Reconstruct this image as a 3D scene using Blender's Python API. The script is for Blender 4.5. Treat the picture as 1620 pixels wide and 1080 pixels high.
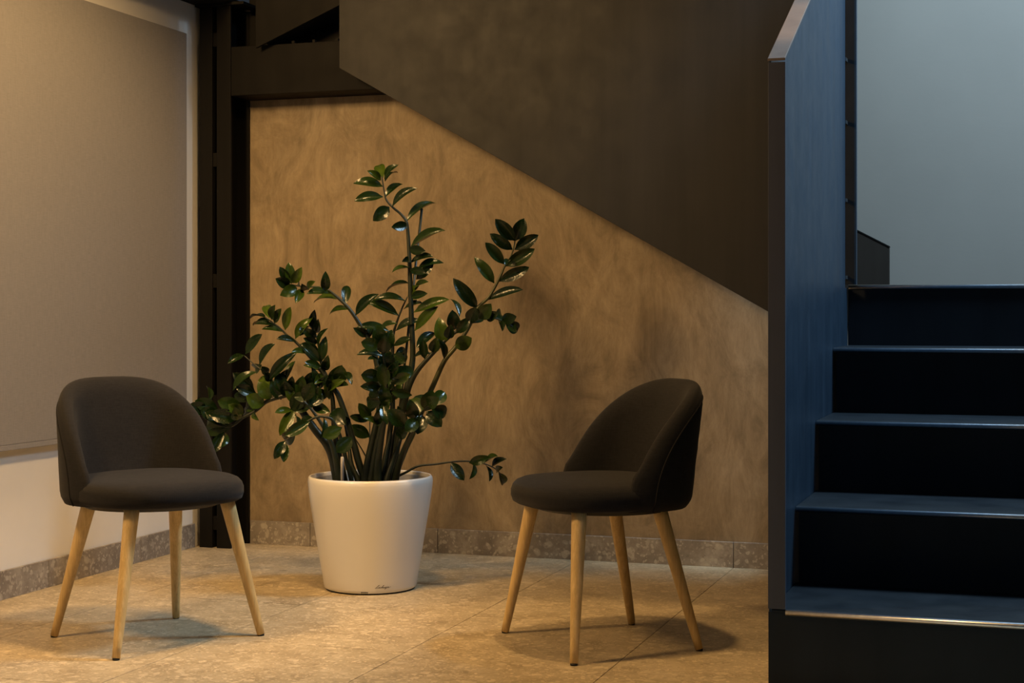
import bpy, bmesh, math, random
from mathutils import Vector, Matrix

# ------------------------------------------------------------------ reset
for o in list(bpy.data.objects):
    bpy.data.objects.remove(o, do_unlink=True)
scene = bpy.context.scene
COL = scene.collection
R = random.Random(7)

# ------------------------------------------------------------------ camera
H = 0.95                       # lens height above the floor
F = 2545.0                     # focal length in pixels of a 1620 px wide frame
HOR = 495.0                    # horizon row
YAW = math.radians(18.3)
cd = bpy.data.cameras.new('camera'); cam = bpy.data.objects.new('camera', cd); COL.objects.link(cam)
cam.location = (0, 0, H)
cam.rotation_euler = (math.radians(90), 0, YAW)
cd.sensor_width = 36.0
cd.lens = F / 1620 * 36.0
cd.shift_y = -(540 - HOR) / 1620
cd.clip_start = 0.05
scene.camera = cam

# ------------------------------------------------------------------ view, world, lamps
vs = scene.view_settings
vs.view_transform = 'Standard'; vs.look = 'None'; vs.gamma = 1.0
vs.use_curve_mapping = False
vs.exposure = -0.10

w = bpy.data.worlds.new('world'); scene.world = w; w.use_nodes = True
bg = w.node_tree.nodes['Background']
bg.inputs[0].default_value = (0.62, 0.78, 1.0, 1)
bg.inputs[1].default_value = 0.03

def aim(o, target):
    d = Vector(target) - o.location
    o.rotation_euler = d.to_track_quat('-Z', 'Y').to_euler()

def spot(name, loc, target, energy, color, angle, blend, size):
    d = bpy.data.lights.new(name, 'SPOT'); o = bpy.data.objects.new(name, d); COL.objects.link(o)
    o.location = loc; aim(o, target)
    d.energy = energy; d.color = color; d.spot_size = math.radians(angle); d.spot_blend = blend
    d.shadow_soft_size = size
    return o

def area(name, loc, target, energy, color, sx, sy):
    d = bpy.data.lights.new(name, 'AREA'); o = bpy.data.objects.new(name, d); COL.objects.link(o)
    o.location = loc; aim(o, target)
    d.energy = energy; d.color = color; d.shape = 'RECTANGLE'; d.size = sx; d.size_y = sy
    return o

WARM = (1.0, 0.61, 0.245)
area('wall_lamp', (-3.02, 2.90, 2.46), (-2.9, 5.7, 1.7), 82, WARM, 0.45, 0.45)
spot('left_downlight', (-1.80, 4.05, 2.68), (-3.20, 4.55, 0.8), 255, WARM, 94, 0.7, 0.16)
spot('chair_downlight', (-1.16, 4.30, 2.68), (-1.20, 4.22, 0), 106, WARM, 43, 0.30, 0.05)
spot('cap_warm_fill', (-1.35, 4.00, 2.68), (-0.63, 4.30, 1.75), 60, WARM, 18, 0.5, 0.04)  # added warm spot, unseen, only brightens the guard cap
area('stair_skylight', (0.30, 5.45, 3.7), (0.1, 5.0, 0.6), 140, (0.55, 0.80, 1.0), 0.6, 0.6)
area('landing_skylight', (1.7, 5.65, 3.9), (-0.4, 5.0, 1.0), 66, (0.52, 0.77, 1.0), 1.3, 1.3)
area('side_cool_fill', (3.2, 1.2, 1.5), (-3.2, 4.8, 0.8), 10, (0.64, 0.80, 1.0), 1.6, 1.6)  # added cool fill lamp out of view on the right, not a real window

# ------------------------------------------------------------------ material helpers
def new_mat(name):
    m = bpy.data.materials.new(name); m.use_nodes = True
    nt = m.node_tree
    return m, nt, nt.nodes['Principled BSDF']

def N(nt, typ, **kw):
    n = nt.nodes.new(typ)
    for k, v in kw.items():
        setattr(n, k, v)
    return n

def coords(nt, scale=(1, 1, 1), kind='pos'):
    mp = N(nt, 'ShaderNodeMapping'); mp.inputs['Scale'].default_value = scale
    if kind == 'pos':
        g = N(nt, 'ShaderNodeNewGeometry'); nt.links.new(g.outputs['Position'], mp.inputs[0])
    else:
        g = N(nt, 'ShaderNodeTexCoord'); nt.links.new(g.outputs['Object'], mp.inputs[0])
    return mp.outputs[0]

def noise(nt, vec, scale, detail=6, rough=0.6, dist=0.0):
    n = N(nt, 'ShaderNodeTexNoise'); n.inputs['Scale'].default_value = scale
    n.inputs['Detail'].default_value = detail; n.inputs['Roughness'].default_value = rough
    n.inputs['Distortion'].default_value = dist
    nt.links.new(vec, n.inputs['Vector'])
    return n.outputs['Fac']

def ramp(nt, fac, stops):
    r = N(nt, 'ShaderNodeValToRGB'); e = r.color_ramp.elements
    while len(e) < len(stops): e.new(0.5)
    for i, (p, c) in enumerate(stops):
        e[i].position = p; e[i].color = (*c, 1)
    nt.links.new(fac, r.inputs[0])
    return r.outputs[0]

def mix(nt, a, b, fac, mode='MIX'):
    m = N(nt, 'ShaderNodeMix', data_type='RGBA', blend_type=mode)
    for s, v in ((m.inputs['A'], a), (m.inputs['B'], b)):
        pass
    ia, ib, iff = m.inputs[6], m.inputs[7], m.inputs[0]
    if isinstance(a, tuple): ia.default_value = (*a, 1)
    else: nt.links.new(a, ia)
    if isinstance(b, tuple): ib.default_value = (*b, 1)
    else: nt.links.new(b, ib)
    if isinstance(fac, float): iff.default_value = fac
    else: nt.links.new(fac, iff)
    return m.outputs[2]

def bump(nt, b, height, strength, dist=0.002):
    n = N(nt, 'ShaderNodeBump'); n.inputs['Strength'].default_value = strength
    n.inputs['Distance'].default_value = dist
    nt.links.new(height, n.inputs['Height']); nt.links.new(n.outputs[0], b.inputs['Normal'])

# white painted plaster
M = {}
m, nt, b = new_mat('white_plaster'); M['white'] = m
v = coords(nt); c = ramp(nt, noise(nt, v, 3), [(0.3, (0.74, 0.72, 0.69)), (0.7, (0.79, 0.77, 0.74))])
nt.links.new(c, b.inputs['Base Color']); b.inputs['Roughness'].default_value = 0.75
bump(nt, b, noise(nt, v, 60), 0.08)

# ochre trowelled plaster
m, nt, b = new_mat('ochre_trowelled_plaster'); M['ochre'] = m
v1 = coords(nt, (1.6, 1, 1.1)); v2 = coords(nt, (7, 1, 2.6)); v3 = coords(nt, (34, 1, 7)); v4 = coords(nt, (3.2, 1, 1.6))
n1 = noise(nt, v1, 1.5, 9, 0.66, 0.9); n2 = noise(nt, v2, 2.2, 8, 0.7, 1.2); n3 = noise(nt, v3, 2.5, 5, 0.65, 0.4); n4 = noise(nt, v4, 2.0, 10, 0.72, 1.8)
c1 = ramp(nt, n1, [(0.30, (0.225, 0.165, 0.098)), (0.5, (0.270, 0.205, 0.128)), (0.72, (0.325, 0.258, 0.172))])
c2 = ramp(nt, n2, [(0.34, (0.86, 0.85, 0.83)), (0.5, (0.98, 0.98, 0.98)), (0.66, (1.12, 1.12, 1.12))])
c3 = ramp(nt, n3, [(0.3, (0.88, 0.88, 0.88)), (0.7, (1.08, 1.08, 1.08))])
c4 = ramp(nt, n4, [(0.36, (0.70, 0.68, 0.65)), (0.50, (0.98, 0.98, 0.97)), (0.62, (1.20, 1.21, 1.22))])
c = mix(nt, mix(nt, mix(nt, c1, c2, 0.8, 'MULTIPLY'), c3, 0.8, 'MULTIPLY'), c4, 0.85, 'MULTIPLY')
nt.links.new(c, b.inputs['Base Color']); b.inputs['Roughness'].default_value = 0.62
bump(nt, b, mix(nt, n2, n3, 0.5), 0.18)

# grey painted wall on the landing
m, nt, b = new_mat('grey_painted_wall'); M['greywall'] = m
v = coords(nt); c = ramp(nt, noise(nt, v, 1.4), [(0.3, (0.255, 0.222, 0.190)), (0.7, (0.285, 0.248, 0.212))])
nt.links.new(c, b.inputs['Base Color']); b.inputs['Roughness'].default_value = 0.8
bump(nt, b, noise(nt, coords(nt, (1, 1, 2)), 45), 0.12)

# conglomerate stone: pale pebbles in a grey-beige matrix
def stone(name, dark, mid, light, sc, amt0=1.0):
    m, nt, b = new_mat(name)
    v = coords(nt)
    warp = N(nt, 'ShaderNodeVectorMath', operation='ADD')
    nz = N(nt, 'ShaderNodeTexNoise'); nz.inputs['Scale'].default_value = 22; nt.links.new(v, nz.inputs['Vector'])
    sc_ = N(nt, 'ShaderNodeVectorMath', operation='SCALE'); sc_.inputs['Scale'].default_value = 0.03
    nt.links.new(nz.outputs['Color'], sc_.inputs[0]); nt.links.new(v, warp.inputs[0]); nt.links.new(sc_.outputs[0], warp.inputs[1])
    base = ramp(nt, noise(nt, v, 7, 8, 0.7), [(0.28, dark), (0.5, mid), (0.75, light)])
    out = base
    for s_, amt in ((34 * sc, 0.42 * amt0), (75 * sc, 0.50 * amt0), (150 * sc, 0.45 * amt0)):
        vo = N(nt, 'ShaderNodeTexVoronoi', feature='F1'); vo.inputs['Scale'].default_value = s_
        nt.links.new(warp.outputs[0], vo.inputs['Vector'])
        sep = N(nt, 'ShaderNodeSeparateColor'); nt.links.new(vo.outputs['Color'], sep.inputs[0])
        sel = ramp(nt, sep.outputs[0], [(0.58, (0, 0, 0)), (0.66, (1, 1, 1))])
        msk = ramp(nt, vo.outputs['Distance'], [(0.42, (1, 1, 1)), (0.52, (0, 0, 0))])
        mm = mix(nt, msk, sel, 1.0, 'MULTIPLY')
        mul = N(nt, 'ShaderNodeMath', operation='MULTIPLY'); nt.links.new(mm, mul.inputs[0]); mul.inputs[1].default_value = min(1.0, amt)
        tone = ramp(nt, sep.outputs[1], [(0.0, dark), (0.25, mid), (0.5, light), (1.0, tuple(min(1, x * 1.3) for x in light))])
        out = mix(nt, out, tone, mul.outputs[0])
    nt.links.new(out, b.inputs['Base Color'])
    return m, nt, b
m, nt, b = stone('floor_stone', (0.26, 0.20, 0.122), (0.42, 0.335, 0.212), (0.57, 0.47, 0.32), 0.9, 1.4); M['floor'] = m
b.inputs['Roughness'].default_value = 0.42; b.inputs['Specular IOR Level'].default_value = 0.35
m, nt, b = stone('skirting_stone', (0.15, 0.128, 0.108), (0.235, 0.205, 0.175), (0.42, 0.38, 0.325), 0.7, 1.2); M['skirt'] = m
b.inputs['Roughness'].default_value = 0.6
m, nt, b = new_mat('grout'); M['grout'] = m
v = coords(nt); nt.links.new(ramp(nt, noise(nt, v, 40), [(0.3, (0.05, 0.04, 0.03)), (0.7, (0.08, 0.065, 0.05))]), b.inputs['Base Color'])
b.inputs['Roughness'].default_value = 0.9

# steels
def steel(name, lo, hi, rough, metallic, vscale=(14, 14, 0.8), speck=0.0, spec=0.22):
    m, nt, b = new_mat(name)
    n = noise(nt, coords(nt, vscale), 1.3, 6, 0.6, 0.2)
    c = ramp(nt, n, [(0.32, lo), (0.68, hi)])
    nt.links.new(c, b.inputs['Base Color'])
    r = ramp(nt, noise(nt, coords(nt, (1, 1, 1)), 9, 5), [(0.3, (rough - .06,) * 3), (0.7, (rough + .06,) * 3)])
    nt.links.new(r, b.inputs['Roughness'])
    b.inputs['Metallic'].default_value = metallic; b.inputs['Specular IOR Level'].default_value = spec
    bump(nt, b, noise(nt, coords(nt), 320, 2), 0.10 + speck, 0.001)
    return m
M['steel_dark'] = steel('dark_painted_steel', (0.0055, 0.0050, 0.0046), (0.0082, 0.0075, 0.0068), 0.6, 0.0, spec=0.11)
M['steel_brown'] = steel('brown_black_steel_sheet', (0.0175, 0.0178, 0.0192), (0.0255, 0.0258, 0.0278), 0.55, 0.0, (9, 9, 0.5), 0.12)
M['steel_blue'] = steel('blued_steel_sheet', (0.024, 0.043, 0.070), (0.034, 0.059, 0.094), 0.42, 0.4, (16, 16, 1.2))
M['stub'] = steel('brown_steel_plate', (0.026, 0.019, 0.0145), (0.034, 0.025, 0.019), 0.6, 0.0)
M['cap'] = steel('steel_cap_painted_warm_light', (0.12, 0.092, 0.078), (0.155, 0.12, 0.102), 0.55, 0.0, (9, 9, 9))  # warm light falling on the guard cap is put into this brown colour
M['steel_black'] = steel('blackened_steel_plate', (0.0065, 0.0092, 0.0125), (0.0105, 0.0140, 0.0190), 0.42, 0.0, (7, 7, 0.8), 0.0, 0.22)
M['steel_grey'] = steel('grey_steel_edge', (0.050, 0.052, 0.066), (0.062, 0.065, 0.082), 0.5, 0.0)

# fabrics
def fabric(name, col, col2, sc, rough=0.95, sheen=0.3):
    m, nt, b = new_mat(name)
    vx = coords(nt, (60, 60, 900), 'obj'); vy = coords(nt, (900, 900, 60), 'obj')
    a = noise(nt, vx, sc, 2); d = noise(nt, vy, sc, 2)
    mx = mix(nt, a, d, 0.5)
    c = ramp(nt, mx, [(0.35, col), (0.65, col2)])
    nt.links.new(c, b.inputs['Base Color']); b.inputs['Roughness'].default_value = rough
    b.inputs['Sheen Weight'].default_value = sheen; b.inputs['Sheen Roughness'].default_value = 0.5
    b.inputs['Specular IOR Level'].default_value = 0.15
    bump(nt, b, mx, 0.25, 0.001)
    return m
M['fabric'] = fabric('charcoal_woven_fabric', (0.0115, 0.0110, 0.0115), (0.0205, 0.0195, 0.0205), 0.6, 0.95, 0.06)
M['fabric_seam'] = fabric('charcoal_piping_fabric', (0.010, 0.009, 0.009), (0.015, 0.014, 0.014), 0.6, 0.95, 0.03)
M['panel'] = fabric('grey_panel_fabric', (0.225, 0.220, 0.228), (0.275, 0.268, 0.276), 0.5, 0.95, 0.05)

# wood
m, nt, b = new_mat('pale_oak'); M['wood'] = m
n1 = noise(nt, coords(nt, (60, 60, 3), 'obj'), 1.5, 6, 0.6, 0.4); n2 = noise(nt, coords(nt, (300, 300, 14), 'obj'), 1.0, 3)
c1 = ramp(nt, n1, [(0.3, (0.57, 0.385, 0.150)), (0.55, (0.70, 0.50, 0.22)), (0.8, (0.78, 0.60, 0.31))])
c = mix(nt, c1, ramp(nt, n2, [(0.35, (0.8, 0.78, 0.74)), (0.6, (1, 1, 1))]), 0.6, 'MULTIPLY')
nt.links.new(c, b.inputs['Base Color']); b.inputs['Roughness'].default_value = 0.5
bump(nt, b, n2, 0.1, 0.0005)

def plain(name, c0, c1, rough, sc=30, **kw):
    m, nt, b = new_mat(name)
    nt.links.new(ramp(nt, noise(nt, coords(nt), sc), [(0.3, c0), (0.7, c1)]), b.inputs['Base Color'])
    b.inputs['Roughness'].default_value = rough
    for k, v in kw.items(): b.inputs[k.replace('_', ' ')].default_value = v
    return m
M['black'] = plain('black_plastic', (0.008, 0.008, 0.008), (0.012, 0.012, 0.012), 0.5)
M['pot'] = plain('glossy_white_plastic', (0.70, 0.68, 0.66), (0.73, 0.71, 0.69), 0.28, 2, Coat_Weight=0.3, Coat_Roughness=0.12)
M['liner'] = plain('grey_plastic_liner', (0.20, 0.19, 0.18), (0.26, 0.25, 0.24), 0.5, 60)
M['soil'] = plain('dark_soil', (0.012, 0.009, 0.006), (0.045, 0.034, 0.024), 0.95, 90)
M['ink'] = plain('grey_print', (0.10, 0.095, 0.09), (0.12, 0.115, 0.11), 0.4)
M['tube'] = plain('clear_grey_plastic', (0.42, 0.40, 0.39), (0.55, 0.52, 0.50), 0.2, 20)
M['highlight_nosing'] = plain('bright_steel_edge_highlight', (0.62, 0.64, 0.67), (0.75, 0.77, 0.80), 0.30, 60, Metallic=1.0)  # bright metal standing in for the light glinting along the step edges
M['metal'] = plain('bright_zinc', (0.30, 0.30, 0.30), (0.4, 0.4, 0.4), 0.35, 30, Metallic=1.0)

m, nt, b = new_mat('glossy_leaf'); M['leaf'] = m
oi = N(nt, 'ShaderNodeObjectInfo')
c1 = ramp(nt, oi.outputs['Random'], [(0.0, (0.005, 0.013, 0.0035)), (0.55, (0.009, 0.022, 0.004)), (0.85, (0.020, 0.040, 0.005)), (1.0, (0.048, 0.078, 0.007))])
mot = ramp(nt, noise(nt, coords(nt), 55, 3), [(0.35, (0.75, 0.78, 0.75)), (0.7, (1.1, 1.1, 1.0))])
c = mix(nt, c1, mot, 0.8, 'MULTIPLY')
geo = N(nt, 'ShaderNodeNewGeometry')
c = mix(nt, c, (0.022, 0.036, 0.012), geo.outputs['Backfacing'])
nt.links.new(c, b.inputs['Base Color']); b.inputs['Roughness'].default_value = 0.24
b.inputs['Specular IOR Level'].default_value = 0.32
bump(nt, b, noise(nt, coords(nt), 70, 2), 0.35, 0.003)
m, nt, b = new_mat('green_stem'); M['stem'] = m
n1 = noise(nt, coords(nt), 30, 4)
nt.links.new(ramp(nt, n1, [(0.3, (0.005, 0.009, 0.004)), (0.7, (0.011, 0.017, 0.006))]), b.inputs['Base Color']); b.inputs['Roughness'].default_value = 0.42
m, nt, b = new_mat('pale_green_stem'); M['stem_pale'] = m
nt.links.new(ramp(nt, noise(nt, coords(nt), 30, 4), [(0.3, (0.030, 0.034, 0.010)), (0.7, (0.055, 0.058, 0.016))]), b.inputs['Base Color']); b.inputs['Roughness'].default_value = 0.42

# ------------------------------------------------------------------ mesh helpers
def link(name, me, mat, parent=None, smooth=False):
    o = bpy.data.objects.new(name, me); COL.objects.link(o)
    if mat is not None: me.materials.append(mat)
    if parent is not None: o.parent = parent
    if smooth:
        for p in me.polygons: p.use_smooth = True
    return o

def from_bm(name, bm, mat, parent=None, smooth=False):
    bmesh.ops.recalc_face_normals(bm, faces=bm.faces)
    me = bpy.data.meshes.new(name); bm.to_mesh(me); bm.free()
    return link(name, me, mat, parent, smooth)

def add_box(bm, lo, hi, bev=0.0):
    r = bmesh.ops.create_cube(bm, size=1.0)
    vs_ = r['verts']
    for v in vs_:
        v.co = Vector([(lo[i] + hi[i]) / 2 + v.co[i] * (hi[i] - lo[i]) for i in range(3)])
    if bev > 0:
        es = list({e for v in vs_ for e in v.link_edges})
        bmesh.ops.bevel(bm, geom=es, offset=bev, segments=2, affect='EDGES', profile=0.6)

def box(name, lo, hi, mat, parent=None, bev=0.0):
    bm = bmesh.new(); add_box(bm, lo, hi, bev)
    return from_bm(name, bm, mat, parent)

def add_prism(bm, pts, axis, a0, a1, bev=0.0):
    """polygon pts (2D) extruded along axis from a0 to a1; axis x: pts are (y,z); y: (x,z); z: (x,y)."""
    def mk(p, a):
        return {'x': (a, p[0], p[1]), 'y': (p[0], a, p[1]), 'z': (p[0], p[1], a)}[axis]
    v0 = [bm.verts.new(mk(p, a0)) for p in pts]; v1 = [bm.verts.new(mk(p, a1)) for p in pts]
    n = len(pts)
    bm.faces.new(v0); bm.faces.new(v1[::-1])
    for i in range(n):
        bm.faces.new((v0[i], v1[i], v1[(i + 1) % n], v0[(i + 1) % n]))
    if bev > 0:
        es = list({e for v in v0 + v1 for e in v.link_edges})
        bmesh.ops.bevel(bm, geom=es, offset=bev, segments=2, affect='EDGES', profile=0.6)

def prism(name, pts, axis, a0, a1, mat, parent=None, bev=0.0):
    bm = bmesh.new(); add_prism(bm, pts, axis, a0, a1, bev)
    return from_bm(name, bm, mat, parent)

def lathe(name, prof, mat, parent=None, seg=96, cap=True):
    bm = bmesh.new(); rings = []
    for r, z in prof:
        rings.append([bm.verts.new((r * math.cos(2 * math.pi * i / seg), r * math.sin(2 * math.pi * i / seg), z)) for i in range(seg)])
    for a, c in zip(rings, rings[1:]):
        for i in range(seg):
            bm.faces.new((a[i], a[(i + 1) % seg], c[(i + 1) % seg], c[i]))
    if cap:
        bm.faces.new(rings[0][::-1]); bm.faces.new(rings[-1])
    return from_bm(name, bm, mat, parent, True)

def tube_mesh(name, pts, rad, seg=10, closed_ends=True):
    """pts: list of Vectors, rad: list of radii."""
    bm = bmesh.new(); rings = []
    up = Vector((0.3, 0.9, 0.1)).normalized()
    n = len(pts)
    for i, p in enumerate(pts):
        t = (pts[min(i + 1, n - 1)] - pts[max(i - 1, 0)]).normalized()
        a = t.cross(up).normalized(); c = t.cross(a).normalized()
        rings.append([bm.verts.new(p + (a * math.cos(2 * math.pi * k / seg) + c * math.sin(2 * math.pi * k / seg)) * rad[i]) for k in range(seg)])
    for a, c in zip(rings, rings[1:]):
        for k in range(seg):
            bm.faces.new((a[k], a[(k + 1) % seg], c[(k + 1) % seg], c[k]))
    if closed_ends:
        bm.faces.new(rings[0]); bm.faces.new(rings[-1][::-1])
    bmesh.ops.recalc_face_normals(bm, faces=bm.faces)
    me = bpy.data.meshes.new(name); bm.to_mesh(me); bm.free()
    for p in me.polygons: p.use_smooth = True
    return me

def spline(ctrl, per=6):
    """Catmull-Rom through Vectors."""
    out = []; n = len(ctrl)
    for i in range(n - 1):
        p0, p1, p2, p3 = ctrl[max(i - 1, 0)], ctrl[i], ctrl[i + 1], ctrl[min(i + 2, n - 1)]
        for k in range(per):
            t = k / per
            out.append(0.5 * ((2 * p1) + (p2 - p0) * t + (2 * p0 - 5 * p1 + 4 * p2 - p3) * t * t + (3 * p1 - p0 - 3 * p2 + p3) * t ** 3))
    out.append(ctrl[-1].copy())
    return out

def thing(name, label, cat, loc=(0, 0, 0), rz=0.0, group=None):
    o = bpy.data.objects.new(name, None); COL.objects.link(o)
    o.location = loc; o.rotation_euler = (0, 0, rz); o.empty_display_size = 0.1
    o['label'] = label; o['category'] = cat
    if group: o['group'] = group
    return o

def structure(o, label=None, cat=None):
    o['kind'] = 'structure'
    if label: o['label'] = label
    if cat: o['category'] = cat
    return o

CA, SA = math.cos(YAW), math.sin(YAW)
def at(px, py, depth):
    """where the photograph's pixel lies in the room at a given distance in front of the lens"""
    X = (px - 810) / F * depth; Z = H - (py - HOR) / F * depth
    return Vector((X * CA - depth * SA, X * SA + depth * CA, Z))

# ------------------------------------------------------------------ room
XL, YB, YG = -3.287, 5.97, 6.70          # left wall face, ochre wall face, grey wall face
fl = structure(box('floor', (XL - 0.1, 1.2, -0.10), (1.6, YG + 0.1, -0.006), M['grout']),
               'stone tiled floor with pebble flecked beige tiles', 'floor')
xs = [XL, -2.9, -2.3, -1.7, -1.1, -0.5, 0.1, 0.7]
g = 0.0011
tile_cache = {}
for ci in range(len(xs) - 1):
    x0, x1 = xs[ci], xs[ci + 1]
    off = 4.187 if ci % 2 == 0 else 3.560
    ys = sorted([off + 1.2 * k for k in range(-3, 3) if 1.6 < off + 1.2 * k < YB - 0.05] + [1.6, YB])
    for y0, y1 in zip(ys, ys[1:]):
        key = (round(x1 - x0, 3), round(y1 - y0, 3))
        if key not in tile_cache:
            bm = bmesh.new()
            hx, hy = key[0] / 2 - g, key[1] / 2 - g
            add_box(bm, (-hx, -hy, -0.006), (hx, hy, 0.0), 0.0008)
            bmesh.ops.recalc_face_normals(bm, faces=bm.faces)
            me = bpy.data.meshes.new('floor_tile'); bm.to_mesh(me); bm.free(); me.materials.append(M['floor'])
            tile_cache[key] = me
        o = bpy.data.objects.new('floor_tile', tile_cache[key]); COL.objects.link(o)
        o.parent = fl; o.location = ((x0 + x1) / 2, (y0 + y1) / 2, 0)

structure(box('wall_left', (XL - 0.12, 1.2, -0.1), (XL, YB + 0.12, 3.2), M['white']), 'smooth white plaster wall behind the left chair', 'wall')
structure(box('wall_back', (XL, YB, -0.1), (-0.74, YB + 0.12, 2.005), M['ochre']), 'mottled ochre brown trowelled plaster wall under the stairs', 'wall')
structure(box('wall_landing', (XL, YG, -0.1), (1.9, YG + 0.12, 4.6), M['greywall']), 'plain grey painted wall above the stair landing', 'wall')
structure(box('ceiling', (XL - 0.12, 1.2, 2.72), (-0.66, 5.64, 2.84), M['white']), 'flat ceiling over the seating corner', 'ceiling')

bb = structure(box('baseboard_back', (-3.10, YB - 0.006, -0.002), (-0.74, YB, 0.090), M['grout']))
xb = [-3.108, -2.835, -2.28, -1.69, -1.10, -0.74]
for a, c in zip(xb, xb[1:]):
    box('baseboard_tile', (a + g, YB - 0.014, 0.0), (c - g, YB - 0.002, 0.0955), M['skirt'], bb, 0.0012)
bl = structure(box('baseboard_left', (XL, 1.6, -0.002), (XL + 0.006, 5.80, 0.090), M['grout']))
yb = [1.6, 2.36, 2.96, 3.56, 4.187, 4.787, 5.387, 5.80]
for a, c in zip(yb, yb[1:]):
    box('baseboard_tile', (XL + 0.002, a + g, 0.0), (XL + 0.014, c - g, 0.0955), M['skirt'], bl, 0.0012)

# ------------------------------------------------------------------ steel frame of the building
colm = thing('steel_column', 'dark built-up steel column with a narrow slot between white and ochre walls', 'column', (-3.183, 5.884, 0))
def cb(name, lo, hi, bev=0.0015, mat='steel_dark'):
    o = (-3.183, 5.884, 0)
    return box(name, tuple(lo[i] - o[i] for i in range(3)), tuple(hi[i] - o[i] for i in range(3)), M[mat], colm, bev)
CT = 2.19
cb('flange', (-3.2535, 5.800, 0), (-3.196, 5.812, CT)); cb('flange', (-3.176, 5.800, 0), (-3.113, 5.812, CT))
cb('flange', (-3.2535, 5.956, 0), (-3.196, 5.968, CT)); cb('flange', (-3.176, 5.956, 0), (-3.113, 5.968, CT))
cb('web', (-3.204, 5.812, 0), (-3.196, 5.956, CT)); cb('web', (-3.176, 5.812, 0), (-3.168, 5.956, CT))
for z in (2.056, 1.57, 1.08, 0.59, 0.10):
    cb('batten', (-3.196, 5.806, z - 0.028), (-3.176, 5.816, z + 0.028))
cb('cap_plate', (-3.27, 5.79, CT), (-3.05, 5.968, CT + 0.012))
for x in (-3.145, -3.085):
    bm = bmesh.new(); bmesh.ops.create_cone(bm, cap_ends=True, segments=6, radius1=0.014, radius2=0.014, depth=0.012,
                                            matrix=Matrix.Translation((x + 3.183, 5.90 - 5.884, CT - 0.006)))
    from_bm('bolt', bm, M['steel_dark'], colm)

beam = thing('steel_beam', 'dark horizontal steel channel beam across the top of the ochre wall', 'beam', (-1.9, 5.884, 1.825))
def bbx(name, lo, hi, bev=0.002):
    o = (-1.9, 5.884, 1.825)
    return box(name, tuple(lo[i] - o[i] for i in range(3)), tuple(hi[i] - o[i] for i in range(3)), M['steel_dark'], beam, bev)
bbx('web', (-3.111, 5.800, 1.825), (-0.74, 5.810, 2.022))
bbx('bottom_flange', (-3.111, 5.810, 1.825), (-0.74, 5.968, 1.835))
bbx('top_flange', (-3.111, 5.810, 2.012), (-0.74, 5.968, 2.022))

lb = thing('edge_beam', 'dark steel beam overhead along the top of the white wall', 'beam', (-3.19, 4.0, CT + 0.012))
box('bottom_flange', (-0.095, -2.4, 0.0), (0.09, 1.968, 0.014), M['steel_dark'], lb, 0.002)
box('web', (-0.006, -2.4, 0.014), (0.006, 1.968, 0.25), M['steel_dark'], lb)
box('top_flange', (-0.095, -2.4, 0.25), (0.09, 1.968, 0.264), M['steel_dark'], lb, 0.002)

# ------------------------------------------------------------------ flight overhead, seen above the beam
uf = thing('overhead_flight', 'dark sloping underside of the next stair flight above the beam', 'staircase', (-2.9, 5.75, 2.02))
def zf(x): return 2.022 + 0.41 * (x + 2.927)
pts = [(-2.975, zf(-2.975)), (-0.7, zf(-0.7)), (-0.7, zf(-0.7) + 0.5), (-2.975, zf(-2.975) + 0.5)]
prism('stringer', [(x + 2.9, z - 2.02) for x, z in pts], 'y', 0.0, 0.012, M['steel_dark'], uf, 0.001)
box('back_plate', (-0.21, 0.205, 0.01), (0.2, 0.215, 0.75), M['steel_dark'], uf)
pts = [(-2.95, zf(-2.95) + 0.012), (-0.7, zf(-0.7) + 0.012), (-0.7, zf(-0.7) + 0.03), (-2.95, zf(-2.95) + 0.03)]
prism('soffit', [(x + 2.9, z - 2.02) for x, z in pts], 'y', 0.012, 0.935, M['steel_dark'], uf)
for x in (-2.84, -2.75, -2.65):
    box('lug', (x + 2.9 - 0.006, 0.06, 0.003), (x + 2.9 + 0.006, 0.075, 0.014), M['steel_dark'], uf)

# ------------------------------------------------------------------ upper flight guard (big dark sheet)
ug = thing('upper_stair_guard', 'large dark brown steel sheet guard of the upper flight with sloping lower edge', 'stair guard', (-1.6, 5.68, 0.78))
X0, X1 = -2.571, -0.617
def zg(x): return 0.952 - 0.568 * (x + 0.917)
def ul(x, z): return (x + 1.6, z - 0.78)
XM = -1.8
XP = X1 - 0.045
prism('end_post', [ul(XP, 1.0485), ul(X1 - .006, 1.0485), ul(X1 - .006, zg(X1) + 1.65), ul(XP, zg(XP) + 1.65)], 'y', -0.021, -0.014, M['steel_black'], ug, 0.001)
prism('sheet', [ul(X0, zg(X0)), ul(XP, zg(XP)), ul(XP, zg(XP) + 1.65), ul(X0, zg(X0) + 1.65)], 'y', -0.020, -0.014, M['steel_brown'], ug, 0.001)
prism('lower_flange', [ul(X0, zg(X0)), ul(XP, zg(XP)), ul(XP, zg(XP) + .007), ul(X0, zg(X0) + .007)], 'y', -0.014, 0.008, M['steel_dark'], ug)
prism('end_flange', [ul(X1 - .006, 1.0485), ul(X1, 1.0485), ul(X1, zg(X1) + 1.65), ul(X1 - .006, zg(X1) + 1.65)], 'y', -0.020, 0.008, M['steel_blue'], ug)
prism('end_flange', [ul(X0, zg(X0) + .007), ul(X0 + .006, zg(X0) + .007), ul(X0 + .006, zg(X0) + 1.65), ul(X0, zg(X0) + 1.65)], 'y', -0.014, 0.008, M['steel_brown'], ug)

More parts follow.
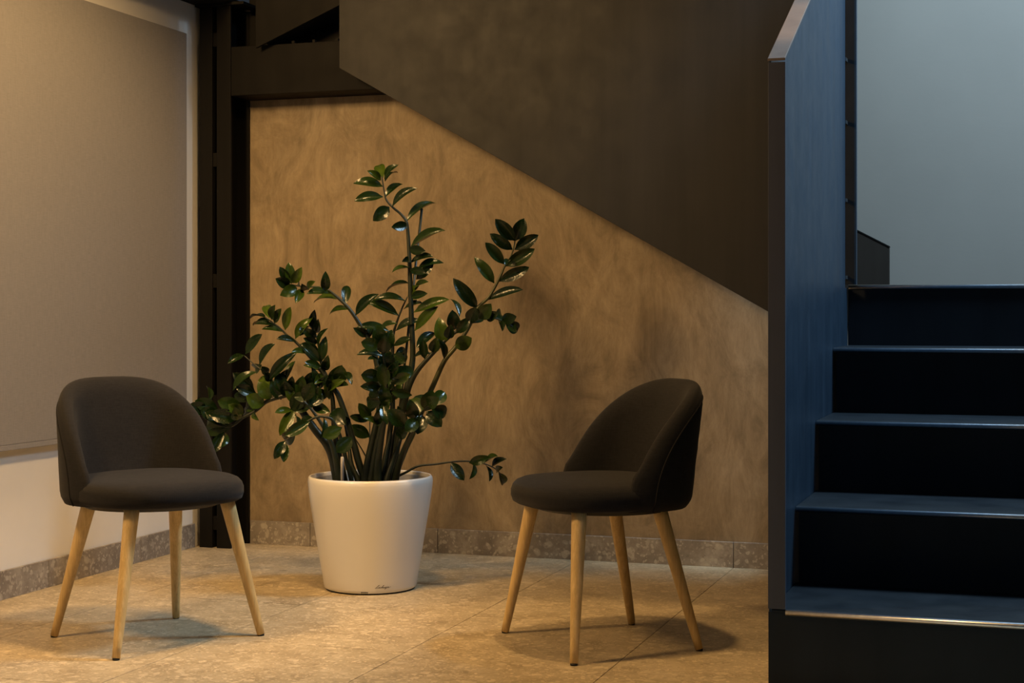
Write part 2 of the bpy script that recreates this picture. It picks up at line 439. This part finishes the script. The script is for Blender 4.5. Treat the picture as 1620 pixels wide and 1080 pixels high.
fs = thing('far_stringer', 'low dark steel stringer end rising left against the grey wall', 'stair stringer', (-0.59, 6.62, 1.05))
prism('plate', [(0, 0.0), (0, 0.163), (-0.45, 0.163 + 0.45 * 0.53), (-0.45, 0.0)], 'y', -0.01, 0.01, M['stub'], fs, 0.001)
prism('flange', [(0, 0.163), (0, 0.169), (-0.45, 0.169 + 0.45 * 0.53), (-0.45, 0.163 + 0.45 * 0.53)], 'y', -0.012, 0.03, M['steel_dark'], fs)

# ------------------------------------------------------------------ lower flight
RISE, GO, Y0, XS, XR = 0.2095, 0.416, 4.03, -0.650, 0.95
st = thing('staircase', 'black steel plate stair flight with five steps rising to the landing', 'staircase', (XS, Y0, 0))
for k in range(5):
    z = RISE * (k + 1); y = k * GO
    x0 = -0.006 if k == 0 else (0.010 if k < 4 else 0.0015)
    box('riser', (x0, y, (z - RISE) if k else 0.0), (XR - XS, y + 0.006, z - 0.008), M['steel_black'], st, 0.0)
    yend = y + GO + 0.004 if k < 4 else YG - Y0 - 0.006
    bm = bmesh.new(); add_box(bm, (0.002, y - 0.001, z - 0.008), (XR - XS, yend, z), 0.0022)
    tr = from_bm('tread' if k < 4 else 'landing_plate', bm, M['steel_black'], st)
    link('highlight_nosing', tube_mesh('highlight_nosing', [Vector((0.003 if k else 0.0375, y - 0.0005, z - 0.0074)), Vector((XR - XS, y - 0.0005, z - 0.0074))], [0.008] * 2, 20), M['highlight_nosing'], tr)  # added bar that carries the highlight of the step edge
gd = thing('stair_guard', 'solid blued steel guard panel beside the stair with sloping cap in painted warm light', 'stair guard', (XS, Y0, 0))
ZT, SL, YE = 1.582, 0.504, 1.588
prism('side_panel', [(0.0065, 0), (1.655, 0), (1.655, 1.036), (YE, 1.036), (YE, ZT + SL * YE), (0.0065, ZT + SL * 0.0065)], 'x', -0.006, 0.0, M['steel_blue'], gd, 0.0008)
box('front_flange', (-0.006, -0.006, RISE + 0.001), (0.037, 0.006, ZT - 0.005), M['steel_grey'], gd, 0.0012)
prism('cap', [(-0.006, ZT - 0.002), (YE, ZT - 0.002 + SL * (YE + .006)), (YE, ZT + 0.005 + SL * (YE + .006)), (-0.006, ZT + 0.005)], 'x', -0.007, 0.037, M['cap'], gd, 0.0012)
for z in (1.824, 1.608, 1.339, 1.073):
    box('spacer', (-0.003, YE + 0.0002, z - 0.006), (0.004, YE + 0.042, z + 0.006), M['metal'], gd)

# ------------------------------------------------------------------ grey wall panel
pn = thing('wall_panel', 'large flat grey fabric panel mounted on the white wall', 'wall panel', (XL + 0.001, 4.65, 0.495))
box('fabric', (0.004, -1.15, 0.018), (0.034, 1.046, 1.572), M['panel'], pn, 0.003)
box('bottom_bar', (0.004, -1.15, 0.0), (0.034, 1.046, 0.018), M['panel'], pn, 0.002)

# ------------------------------------------------------------------ chairs
def seat_mesh():
    prof = [(0.86, 0.402), (0.94, 0.403), (0.98, 0.409), (1.0, 0.424), (1.0, 0.442), (0.98, 0.456), (0.94, 0.467), (0.87, 0.4745), (0.70, 0.480), (0.45, 0.483), (0.2, 0.484)]
    bm = bmesh.new(); n = 72; rings = []
    def outline(t):
        ex = 2 / 2.75
        c, s = math.cos(t), math.sin(t)
        x = 0.237 * math.copysign(abs(c) ** ex, c)
        y = (0.252 if s > 0 else 0.215) * math.copysign(abs(s) ** ex, s)
        if s < 0: x *= 1 - 0.10 * abs(s)
        return x, y
    for sc, z in prof:
        rings.append([bm.verts.new((outline(2 * math.pi * i / n)[0] * sc, outline(2 * math.pi * i / n)[1] * sc, z)) for i in range(n)])
    for a, c in zip(rings, rings[1:]):
        for i in range(n):
            bm.faces.new((a[i], a[(i + 1) % n], c[(i + 1) % n], c[i]))
    bm.faces.new(rings[0][::-1])
    top = bm.verts.new((0, 0, 0.4843))
    for i in range(n): bm.faces.new((rings[-1][i], rings[-1][(i + 1) % n], top))
    return bm

ZB, ZTOP = 0.400, 0.757
def shell_point(u, t, off):
    """point of the backrest; t 0..pi along the arch from right to left end, u 0 (bottom centre) .. 1 (rim); off = distance outward from the mid surface"""
    c, s = math.cos(t), math.sin(t)
    fx = math.copysign(abs(c) ** (2 / 2.28), c); fz = abs(s) ** (2 / 2.28)
    ph = fx * math.radians(93) * u
    hz = fz * u
    z = ZB + (ZTOP - ZB) * hz
    low = max(0.0, 0.10 - hz) / 0.10
    b = 0.221 + off - 0.010 * low * low
    a = 0.208 + 0.052 * hz + off - 0.016 * low * low
    sp, cp = math.sin(ph), math.cos(ph)
    x = b * math.copysign(abs(sp) ** 0.72, sp); y = -a * math.copysign(abs(cp) ** 0.72, cp)
    return Vector((x, y + 0.005, z))

def back_mesh():
    T = 0.052
    us = [0, .2, .4, .55, .68, .78, .85, .90, .935, .96, .98, .993, 1.0]
    nt_ = 56
    def th(u):
        u0 = 0.84
        if u <= u0: return T / 2
        q = (u - u0) / (1 - u0)
        return T / 2 * math.sqrt(max(0.0, 1 - q * q))
    bm = bmesh.new()
    inner = []; outer = []
    for j in range(nt_ + 1):
        t = math.pi * j / nt_
        ri, ro = [], []
        for u in us:
            h = th(u)
            if u == 1.0:
                v = bm.verts.new(shell_point(u, t, 0.0)); ri.append(v); ro.append(v)
            elif u == 0:
                if j == 0:
                    ci = bm.verts.new(shell_point(0, 0, -h)); co = bm.verts.new(shell_point(0, 0, h))
                ri.append(ci); ro.append(co)
            else:
                ri.append(bm.verts.new(shell_point(u, t, -h * 1.0))); ro.append(bm.verts.new(shell_point(u, t, h)))
        inner.append(ri); outer.append(ro)
    def quad(*vv):
        vv = list(dict.fromkeys(vv))
        if len(vv) >= 3:
            try: bm.faces.new(vv)
            except ValueError: pass
    for L in (inner, outer):
        for j in range(nt_):
            for k in range(len(us) - 1):
                quad(L[j][k], L[j + 1][k], L[j + 1][k + 1], L[j][k + 1])
    for j in (0, nt_):
        for k in range(len(us) - 1):
            quad(inner[j][k], outer[j][k], outer[j][k + 1], inner[j][k + 1])
    return bm, T

def build_chair():
    root = thing('upholstered_chair', 'charcoal fabric tub chair', 'chair', group=None)
    from_bm('seat', seat_mesh(), M['fabric'], root, True)
    bm, T = back_mesh()
    bk = from_bm('backrest', bm, M['fabric'], root, True)
    pts = [shell_point(0.90, math.pi * j / 80, T / 2 * 0.80 + 0.0022) for j in range(81)]
    me = tube_mesh('piping', pts, [0.0032] * len(pts), 8)
    link('piping', me, M['fabric_seam'], bk)
    fr = bmesh.new()
    n = 48
    lo = [fr.verts.new((0.195 * math.cos(2 * math.pi * i / n), 0.19 * math.sin(2 * math.pi * i / n), 0.389)) for i in range(n)]
    hi = [fr.verts.new((0.205 * math.cos(2 * math.pi * i / n), 0.20 * math.sin(2 * math.pi * i / n), 0.406)) for i in range(n)]
    for i in range(n): fr.faces.new((lo[i], lo[(i + 1) % n], hi[(i + 1) % n], hi[i]))
    fr.faces.new(lo[::-1]); fr.faces.new(hi)
    from_bm('seat_base', fr, M['black'], root)
    for sx in (-1, 1):
        for top, foot in (((0.158 * sx, 0.150), (0.240 * sx, 0.205)), ((0.145 * sx, -0.105), (0.207 * sx, -0.200))):
            p0 = Vector((foot[0], foot[1], 0.005)); p1 = Vector((top[0], top[1], 0.402))
            pts, rad = [], []
            for k in range(13):
                q = k / 12
                pts.append(p0.lerp(p1, q)); rad.append(0.0112 + 0.0105 * q ** 0.9)
            lg = link('leg', tube_mesh('leg', pts, rad, 20), M['wood'], root)
            me = tube_mesh('glide', [Vector((foot[0], foot[1], 0.0)), Vector((foot[0], foot[1], 0.0062))], [0.0098, 0.0105], 16)
            link('glide', me, M['black'], lg)
    return root

def copy_tree(o, parent=None):
    c = o.copy(); COL.objects.link(c)
    if parent is not None: c.parent = parent
    for ch in [x for x in bpy.data.objects if x.parent == o]:
        copy_tree(ch, c)
    return c

def place(o, cx, cd_, fx, fd):
    """centre and facing given in lens coordinates (right, ahead)"""
    o.location = (cx * CA - cd_ * SA, cx * SA + cd_ * CA, 0)
    dx, dy = fx * CA - fd * SA, fx * SA + fd * CA
    o.rotation_euler = (0, 0, math.atan2(-dx, dy))

ch1 = build_chair()
ch2 = copy_tree(ch1)
place(ch1, -1.055, 4.720, 0.70, -0.72)
place(ch2, 0.262, 4.640, -0.92, -0.39)
ch1['label'] = 'charcoal fabric tub chair with pale wooden legs before the white wall and grey panel'
ch2['label'] = 'charcoal fabric tub chair with pale wooden legs between potted plant and black stairs'
for c in (ch1, ch2): c['group'] = 'charcoal tub chairs'

# ------------------------------------------------------------------ potted plant
PD = 5.570
PC = at(586, 753, PD); PC.z = 0
pl = thing('potted_plant', 'tall glossy green houseplant with arching stems in a round white pot', 'plant', tuple(PC))
prof_o = [(0.1520, 0.004), (0.1585, 0.007), (0.1610, 0.016), (0.166, 0.05), (0.178, 0.12), (0.191, 0.20), (0.203, 0.27), (0.2115, 0.325), (0.2150, 0.355), (0.2160, 0.370),
          (0.2145, 0.382), (0.2105, 0.3885), (0.2065, 0.389), (0.2045, 0.386), (0.2035, 0.378), (0.198, 0.30), (0.19, 0.25), (0.0, 0.25)]
pot = lathe('pot', prof_o[:-1], M['pot'], pl)
lathe('foot_ring', [(0.146, 0.0), (0.1535, 0.0), (0.1545, 0.0045), (0.146, 0.0045)], M['black'], pot, 64)
# dark slot at the front of the foot
vd = (Vector((0, 0, 0)) - PC); ang0 = math.atan2(vd.y, vd.x)
def on_pot(dang, z, off=0.0006):
    for (r0, z0), (r1, z1) in zip(prof_o, prof_o[1:]):
        if z0 <= z <= z1:
            r = r0 + (r1 - r0) * (z - z0) / (z1 - z0); break
    r += off
    return Vector((r * math.cos(ang0 + dang), r * math.sin(ang0 + dang), z))
bm = bmesh.new()
A = [on_pot(-0.20 + 0.03 * i * 1.0, 0.0042, 0.0012) for i in range(6)]
B = [on_pot(-0.20 + 0.03 * i * 1.0, 0.0115, 0.0012) for i in range(6)]
va = [bm.verts.new(p - Vector((0, 0, 0.003))) for p in A]; vb = [bm.verts.new(p) for p in B]
for i in range(5): bm.faces.new((va[i], va[i + 1], vb[i + 1], vb[i]))
from_bm('drain_slot', bm, M['black'], pot)
lathe('liner', [(0.2030, 0.30), (0.2032, 0.372), (0.2010, 0.376), (0.1980, 0.374), (0.1960, 0.30)], M['liner'], pl, 64)
bm = bmesh.new()
SN = 22
grid = [[None] * 49 for _ in range(SN)]
for i in range(SN):
    for j in range(48):
        r = 0.197 * i / (SN - 1); a = 2 * math.pi * j / 48
        grid[i][j] = bm.verts.new((r * math.cos(a), r * math.sin(a), 0.338 + R.uniform(-0.004, 0.004) + 0.012 * (1 - (i / (SN - 1)) ** 2))) if i or j == 0 else grid[0][0]
for i in range(SN - 1):
    for j in range(48):
        vv = list(dict.fromkeys((grid[i][j], grid[i + 1][j], grid[i + 1][(j + 1) % 48], grid[i][(j + 1) % 48])))
        bm.faces.new(vv)
from_bm('soil', bm, M['soil'], pl, True)

# cursive printed signature low on the pot
strokes = [
    [(0.2, 1.0), (0.75, 1.85), (0.95, 2.25), (0.75, 2.35), (0.55, 1.7), (0.35, 0.7), (0.05, 0.15), (-0.1, 0.35), (0.25, 0.4), (0.75, 0.08), (1.05, 0.25)],   # L
    [(1.05, 0.25), (1.35, 0.5), (1.5, 0.8), (1.3, 0.85), (1.2, 0.45), (1.35, 0.12), (1.65, 0.3)],   # e
    [(2.15, 0.75), (1.95, 0.88), (1.75, 0.5), (1.85, 0.12), (2.2, 0.3)],   # c
    [(2.2, 0.3), (2.65, 1.5), (2.75, 2.1), (2.55, 1.9), (2.35, 0.1), (2.6, 0.7), (2.85, 0.8), (2.8, 0.15), (3.05, 0.25)],   # h
    [(3.05, 0.25), (3.25, 0.8), (3.2, 0.15), (3.45, 0.25), (3.65, 0.8), (3.65, 0.15), (3.9, 0.3)],   # u
    [(3.9, 0.3), (4.05, 0.8), (4.4, 0.8), (4.0, 0.12), (4.35, 0.1), (4.1, -0.7), (3.9, -0.5), (4.6, 0.3)],   # z
    [(5.15, 0.75), (4.85, 0.85), (4.65, 0.4), (4.8, 0.12), (5.15, 0.75), (5.1, 0.15), (5.6, 0.45), (6.0, 0.75)],   # a
]
bm = bmesh.new()
CENT = math.radians(15)
for s_ in strokes:
    cv = spline([Vector((x, y, 0)) for x, y in s_], 4)
    for p, q in zip(cv, cv[1:]):
        d = (q - p); d.z = 0
        if d.length < 1e-6: continue
        nn = Vector((-d.y, d.x, 0)).normalized() * 0.10
        def W(v):
            s = v.x + 0.28 * v.y
            return on_pot(CENT + (s - 3.0) * 0.0495 / 6.0 / 0.162 * 1.05, 0.0235 + v.y * 0.0054 * 0.9, 0.0007)
        f = [bm.verts.new(W(p + nn)), bm.verts.new(W(p - nn)), bm.verts.new(W(q - nn)), bm.verts.new(W(q + nn))]
        bm.faces.new(f)
from_bm('printed_signature', bm, M['ink'], pot)

# leaf blades: unit length along x, unit width along y
def leaf_blade(bend, fold, tipdroop):
    bm = bmesh.new(); nx = 11
    rows = []
    for i in range(nx + 1):
        u = i / nx
        q = max(0.0, (u - 0.06) / 0.94)
        hw = 0.5 * (math.sin(math.pi * q ** 1.04) ** 0.60 if 0 < q < 1 else 0) + (0.025 if u < 0.3 else 0.0) * (1 - u / 0.3)
        hw = max(hw, 0.012)
        z = -bend * u * u - tipdroop * max(0, u - 0.6) ** 2 * 2.2
        row = []
        for k in (-1, -0.55, 0, 0.55, 1):
            row.append(bm.verts.new((u - 0.08 * bend * u, k * hw, z + fold * abs(k) * hw - 0.05 * fold * k * k)))
        rows.append(row)
    for a, c in zip(rows, rows[1:]):
        for k in range(4): bm.faces.new((a[k], c[k], c[k + 1], a[k + 1]))
    me = bpy.data.meshes.new('leaf'); bm.to_mesh(me); bm.free()
    me.materials.append(M['leaf'])
    for p in me.polygons: p.use_smooth = True
    return me
BLADES = [leaf_blade(0.05, 0.22, 0.10), leaf_blade(0.14, 0.30, 0.20), leaf_blade(0.22, 0.26, 0.35), leaf_blade(0.0, 0.35, 0.15)]

def add_leaf(stem, bx, by, tx, ty, wpx, d0, lean=None):
    D = PD + d0
    Bp = at(bx, by, D)
    L = math.hypot(tx - bx, ty - by) * D / F
    Lt = max(L * 1.07, 0.074)
    dd = math.sqrt(max(0.0, Lt * Lt - L * L))
    sgn = -1 if R.random() < 0.75 else 1
    if lean is not None: sgn = lean
    dd = min(dd, 0.055) * sgn
    Tp = at(tx, ty, D + dd)
    ax = Tp - Bp; Lr = ax.length; ax.normalize()
    view = (Vector((0, 0, H)) - Bp).normalized()
    n0 = (view - ax * view.dot(ax)).normalized()
    s0 = n0.cross(ax).normalized()
    Wapp = wpx * D / F * 1.2
    Wt = max(Wapp, min(0.40 * Lr, 0.040))
    tilt = math.acos(max(0.12, min(1.0, Wapp / Wt))) * 0.95
    c1 = n0 * math.cos(tilt) + s0 * math.sin(tilt); c2 = n0 * math.cos(tilt) - s0 * math.sin(tilt)
    n = c1 if c1.z > c2.z else c2
    n = (n - ax * n.dot(ax)).normalized()
    yv = n.cross(ax).normalized()
    o = bpy.data.objects.new('leaf', R.choice(BLADES)); COL.objects.link(o); o.parent = stem
    mt = Matrix.Identity(4)
    loc = Bp - PC
    for i in range(3):
        mt[i][0] = ax[i] * Lr; mt[i][1] = yv[i] * Wt; mt[i][2] = n[i] * Lr; mt[i][3] = loc[i]
    o.matrix_local = mt
    return o

def stem(path, r_tip, r_base, leaves, d_tip=0.0, d_base=0.0, mat='stem', name='stem', soil=True):
    """path: pixels from the soil to the tip; depth runs from d_base to d_tip"""
    n = len(path)
    seg = [0.0]
    for (a, c) in zip(path, path[1:]): seg.append(seg[-1] + math.hypot(c[0] - a[0], c[1] - a[1]))
    tot = seg[-1]
    def dep(f): return d_base + (d_tip - d_base) * f ** 1.3
    ctrl = [at(p[0], p[1], PD + dep(s / tot)) - PC for p, s in zip(path, seg)]
    if soil:
        b0 = ctrl[0].copy(); d = (ctrl[0] - ctrl[1]); d.normalize()
        b0 = b0 + Vector((d.x * 0.3, d.y * 0.3, 0)) * 0.04; b0.z = 0.325
        ctrl.insert(0, b0)
    pts = spline(ctrl, 6)
    m = len(pts)
    rad = []
    for i in range(m):
        q = i / (m - 1)
        rad.append(r_tip + (r_base - r_tip) * (1 - q) ** 1.15 * 1.22)
    o = link(name, tube_mesh(name, pts, rad, 10), M[mat], pl)
    for lf in leaves:
        bx, by = lf[0], lf[1]
        k = min(range(n), key=lambda i: (path[i][0] - bx) ** 2 + (path[i][1] - by) ** 2)
        extra = lf[5] if len(lf) > 5 else 0.0
        add_leaf(o, lf[0], lf[1], lf[2], lf[3], lf[4], dep(seg[k] / tot) + R.uniform(-0.012, 0.006) + extra)
    return o

# tallest stem
stem([(617, 760), (622, 720), (630, 672), (638, 640), (646, 604), (652, 575), (653, 553), (651, 503), (649, 450), (648.3, 425), (647, 397), (645.5, 370), (642.8, 351), (634.4, 339), (621.5, 328), (611, 316), (607.6, 301), (604, 279)],
     0.0022, 0.013, [
    (606, 281, 597, 256, 15), (603, 285, 586, 270, 9), (608, 281, 621, 259, 6), (609, 287, 624, 264, 6), (606, 295, 564, 282, 12), (609, 312, 635, 285, 9),
    (606, 311, 562, 313, 13), (620, 327, 653, 293, 9), (616, 327, 594, 346, 18), (643, 350, 686, 311, 9), (646, 356, 621, 359, 13), (648, 392, 702, 362, 9),
    (647, 394, 671, 397, 13), (648, 416, 684, 404, 8, .02), (652, 412, 637, 413, 8, .02), (660, 426, 694, 407, 8), (650, 424, 621, 424, 3), (648, 427, 672, 431, 11),
    (658, 442, 683, 420, 12), (648, 448, 607, 449, 4), (655, 458, 672, 442, 4), (650, 470, 675, 464, 11), (654, 494, 708, 471, 12), (656, 523, 690, 484, 13),
    (654, 567, 673, 552, 3)], 0.03, 0.0)
# slim plant stake tied behind it
link('support_stake', tube_mesh('support_stake', [at(618, 762, PD + .03) - PC - Vector((0, 0, .03)), at(667.5, 330, PD + .05) - PC], [0.0045, 0.0045], 10), M['stem'], pl)
# pale shoot leaning behind the tall stem
stem([(612, 760), (615, 700), (621, 647), (620.5, 600), (621, 549), (622, 530), (627, 512), (635, 490), (644.6, 469)], 0.0022, 0.011, [
    (642, 476, 594, 467, 8), (631, 499, 582, 473, 13), (638, 489, 668, 478, 5), (626, 523, 661, 502, 9), (622, 547, 650, 534, 9), (625, 560, 648, 549, 10), (645, 469, 660, 452, 8),
    (622, 580, 646, 556, 14), (623, 560, 641, 573, 14), (620, 600, 640, 578, 12)], 0.05, 0.03)
# stem arching to the upper left
stem([(578, 760), (583, 727), (593, 683), (600, 650), (601, 610), (595, 570), (585, 543), (580, 530), (568, 511), (553, 489), (538, 474), (519, 458.5), (505.5, 454), (479, 453), (461, 450)], 0.0022, 0.013, [
    (461, 449, 457, 417, 14), (458, 448, 443, 423, 12), (463, 448, 475, 427, 13), (459, 452, 437, 441, 15), (470, 455, 450, 464, 17), (478, 457, 468, 478, 12), (482, 460, 478, 450, 11),
    (487, 459, 497, 445, 7), (474, 452, 466, 446, 12), (515, 460, 515, 437, 13), (533, 473, 494, 466, 7), (524, 464, 486, 463, 9), (546, 482, 549, 446, 13), (553, 489, 518, 491, 7), (562, 499, 592, 463, 12),
    (618, 525, 565, 512, 9, .03), (582, 530, 566, 522, 12), (600, 522, 623, 507, 5), (583, 536, 590, 516, 10)], -0.02, -0.03)
# shoot leaning toward the viewer with stacked glossy leaves
stem([(597, 760), (598, 733), (603, 693), (608, 663), (611, 630), (611, 600), (608, 575), (604, 550)], 0.0025, 0.014, [
    (605, 549, 572, 541, 18), (604, 546, 597, 517, 20), (608, 556, 619, 524, 18), (606, 563, 567, 555, 9), (603, 570, 583, 566, 3), (612, 588, 611, 554, 22), (606, 560, 609, 535, 18),
    (604, 597, 572, 593, 20), (602, 611, 577, 611, 14), (603, 625, 582, 619, 14), (604, 634, 579, 637, 17), (609, 612, 604, 576, 18), (612, 622, 614, 588, 19), (612, 642, 606, 613, 17), (604, 648, 613, 636, 14),
    (600, 674, 585, 658, 6), (596, 672, 602, 649, 13), (616, 598, 659, 582, 18), (616, 593, 628, 583, 12), (618, 606, 648, 592, 15), (652, 625, 620, 620, 13, .08), (613, 600, 627, 575, 16),
    (607, 585, 592, 572, 14), (606, 640, 612, 668, 13)], -0.20, -0.06)
# stem with a low rosette at the right
stem([(626, 758), (634, 725), (645, 697), (655, 675), (665, 655), (680, 640)], 0.0025, 0.012, [
    (668, 655, 649, 630, 22), (673, 650, 684, 618, 22), (684, 641, 704, 619, 18), (682, 646, 712, 655, 19), (675, 650, 697, 673, 20), (668, 656, 661, 683, 21), (660, 662, 643, 682, 18), (646, 676, 627, 692, 16),
    (642, 674, 616, 648, 22), (668, 648, 664, 622, 22), (655, 662, 650, 640, 18), (676, 640, 690, 632, 18)], -0.22, -0.05)
# stem arching out to the right
stem([(620, 758), (627, 710), (634, 665), (641, 635), (648, 610), (660, 587), (681, 562.6), (707, 536), (725.5, 522), (746, 510), (762, 502.5), (778.5, 502.5), (795, 507.6), (811, 516)], 0.0022, 0.012, [
    (658, 551, 688, 521, 13, .03), (672, 568, 668, 536, 12), (684, 557, 690, 538, 15), (702, 546, 695, 506, 19), (703, 568, 702, 540, 8), (709, 536, 713, 514, 14), (719, 522, 716, 494, 18), (727, 501, 717, 469, 7),
    (731, 516, 728, 498, 18), (722, 527, 742, 504, 14), (742, 511, 752, 487, 18), (758, 504, 774, 484, 20), (748, 511, 764, 494, 16), (768, 504, 784, 496, 14), (782, 503, 801, 493, 17), (794, 507, 815, 501, 16), (799, 510, 821, 522, 17), (790, 506, 797, 515, 6),
    (806, 512, 816, 524, 12)], -0.10, 0.0)
# tall pale stem at the right
stem([(623, 758), (628, 742), (642, 707), (652, 687), (668, 648), (685, 610), (703, 571), (721.5, 548), (740, 520), (756, 487), (774, 469), (791, 438), (798, 421.6), (806.5, 409), (812, 394), (815, 380)], 0.0022, 0.012, [
    (815, 381, 784, 347, 18), (815, 381, 829, 346, 19), (811, 395, 777, 371, 15), (814, 395, 851, 372, 17), (798, 418, 769, 384, 15), (800, 421, 845, 394, 18), (782, 448, 755, 409, 15), (789, 445, 836, 423, 16),
    (756, 488, 719, 443, 18), (771, 474, 825, 455, 11), (720, 550, 745, 535, 20), (806, 410, 800, 415, 6)], 0.02, 0.03, 'stem_pale')
# stem to the upper left with pale leaves
stem([(577, 760), (568, 733), (560, 703), (550, 667), (535, 625), (523.5, 610), (509, 588), (490, 564), (468, 541), (454, 530), (439, 515.6), (420, 502)], 0.0022, 0.013, [
    (426, 503, 420, 478, 13), (430, 506, 434, 483, 9), (434, 511, 443, 489, 10), (420, 503, 397, 492, 4), (426, 508, 398, 508, 4), (438, 516, 404, 510, 5), (451, 525, 415, 518, 6), (451, 522, 458, 486, 12), (468, 540, 438, 535, 8),
    (467, 536, 485, 502, 11), (486, 559, 462, 556, 7), (506, 572, 478, 543, 13), (490, 563, 470, 548, 8), (508, 580, 484, 572, 10), (512, 592, 498, 606, 12)], 0.02, 0.0)
# upright small stem beside it
stem([(545, 760), (538, 727), (532, 700), (528, 667), (526, 630), (518, 600), (511, 583), (507, 567), (504, 545), (501, 533), (495, 521.5), (488.5, 514)], 0.002, 0.011, [
    (494, 519, 496, 494, 11), (500, 527, 503, 506, 11), (489, 516, 475, 521, 6), (494, 523, 476, 526, 6), (500, 534, 483, 523, 13), (502, 543, 481, 535, 11), (504, 549, 508, 519, 4), (508, 572, 513, 536, 13), (505, 558, 478, 543, 14),
    (512, 585, 486, 574, 9), (513, 586, 517, 570, 12), (520, 606, 538, 582, 15), (535, 608, 541, 580, 19), (545, 588, 556, 599, 8), (518, 618, 541, 600, 10), (530, 613, 550, 608, 7), (522, 612, 514, 596, 10), (521, 632, 518, 600, 12),
    (546, 672, 523, 644, 22, -.08), (541, 676, 511, 691, 18, -.12), (557, 691, 533, 715, 20, -.12)], 0.04, 0.0)
# long branch reaching left past the column
stem([(534, 760), (526, 722), (516, 701), (499, 680), (476.5, 648), (466, 630), (459, 624), (437, 629), (420, 636), (404, 650), (385, 660), (366, 674), (345, 672), (322, 660)], 0.002, 0.016, [
    (327, 650, 302, 641, 18), (345, 648, 309, 634, 19), (331, 634, 328, 610, 7), (384, 646, 345, 634, 20), (377, 661, 331, 655, 20), (366, 672, 317, 668, 16), (366, 676, 321, 681, 18), (354, 683, 335, 717, 15), (357, 684, 358, 703, 5),
    (406, 623, 373, 611, 15), (398, 633, 369, 624, 14), (418, 641, 392, 627, 21), (404, 651, 378, 650, 12), (412, 644, 384, 639, 18), (402, 650, 401, 661, 3), (437, 625, 407, 590, 18), (429, 631, 411, 607, 20), (449, 623, 440, 592, 18),
    (458, 620, 462, 597, 12), (426, 601, 459, 558, 14), (452, 603, 465, 569, 8), (402, 616, 369, 590, 17, .05), (368, 618, 393, 583, 8), (385, 655, 362, 640, 17), (360, 668, 325, 652, 18), (346, 660, 318, 648, 18), (375, 665, 372, 645, 14),
    (472, 624, 478, 599, 17), (485, 616, 496, 589, 18), (500, 613, 500, 586, 9), (504, 613, 512, 599, 10), (470, 641, 456, 606, 18), (461, 650, 480, 620, 20), (466, 645, 443, 688, 16), (463, 648, 436, 651, 9), (495, 636, 466, 651, 13),
    (493, 640, 521, 651, 14), (488, 620, 521, 626, 15), (484, 630, 470, 604, 16), (478, 632, 500, 610, 17), (445, 632, 430, 604, 16), (455, 628, 450, 604, 17), (495, 640, 506, 612, 14), (476, 646, 500, 628, 16)], 0.0, 0.0)
# short shoot above that branch
stem([(452, 628), (440, 612), (422, 591), (414, 585), (402, 576), (386, 562)], 0.0018, 0.004, [
    (388, 560, 412, 528, 12), (386, 561, 362, 571, 9), (410, 578, 433, 543, 9), (414, 577, 395, 587, 14), (424, 591, 415, 581, 11), (430, 602, 420, 590, 12), (437, 610, 452, 588, 12)], 0.06, 0.02, soil=False)
# second thick stalk of the left clump, its tip drooping
stem([(537, 760), (532, 730), (525, 703), (512, 676), (493, 648), (480, 634)], 0.003, 0.013, [
    (483, 637, 468, 612, 18), (488, 642, 510, 622, 18), (481, 634, 494, 606, 18)], -0.05, -0.03)
stem([(556, 760), (548, 730), (538, 690), (528, 668), (521, 661), (504, 659), (487, 666), (468, 684), (451, 697)], 0.0018, 0.008, [
    (490, 666, 451, 689, 16), (470, 672, 468, 656, 5), (468, 684, 444, 701, 19), (451, 697, 436, 722, 14), (452, 699, 449, 730, 12), (512, 660, 515, 690, 6), (498, 662, 470, 668, 10)], -0.12, -0.04)
# dark leaves behind the middle
stem([(592, 752), (588, 725), (585, 700), (585, 675), (586, 650)], 0.0016, 0.005, [
    (586, 664, 569, 640, 15), (584, 665, 554, 658, 11), (585, 691, 555, 674, 17), (586, 652, 592, 636, 10)], 0.12, 0.06)
stem([(590, 745), (575, 715), (560, 690), (552, 672)], 0.0015, 0.0025, [(552, 673, 545, 660, 8)], 0.02, 0.04, soil=False)
# extra stalks of the bundle
stem([(587, 760), (592, 725), (600, 685), (606, 655), (609, 635)], 0.004, 0.015, [(609, 640, 604, 612, 15), (609, 640, 622, 625, 12)], -0.04, -0.04)
stem([(606, 760), (610, 722), (617, 690), (621, 660), (621, 632)], 0.003, 0.013, [(621, 634, 634, 606, 12), (621, 636, 618, 606, 10)], 0.0, -0.03)
stem([(612, 760), (622, 727), (632, 700), (640, 670)], 0.004, 0.014, [(640, 672, 632, 650, 14)], -0.02, -0.05)
stem([(566, 760), (556, 735), (552, 705), (546, 672)], 0.004, 0.012, [], 0.03, -0.02)
# low runner to the right
stem([(624, 758), (644, 746), (662, 737), (689, 734), (718.5, 730), (742, 729.6), (763, 732.6), (778, 738), (788, 745), (793, 752)], 0.0016, 0.0045, [
    (713, 731, 734, 759, 15), (742, 732, 771, 724, 13), (748, 731, 752, 753, 4), (765, 733, 786, 720, 4), (768, 735, 779, 757, 4), (778, 738, 791, 723, 6), (785, 745, 794, 739, 8), (789, 747, 801, 769, 11)], 0.06, 0.0)
# water gauge tube in the pot
gt = at(541.5, 724, PD - 0.08) - PC
link('water_gauge', tube_mesh('water_gauge', [Vector((gt.x, gt.y, 0.33)), gt, gt + Vector((0, 0, 0.004))], [0.006, 0.006, 0.004], 12), M['tube'], pl)
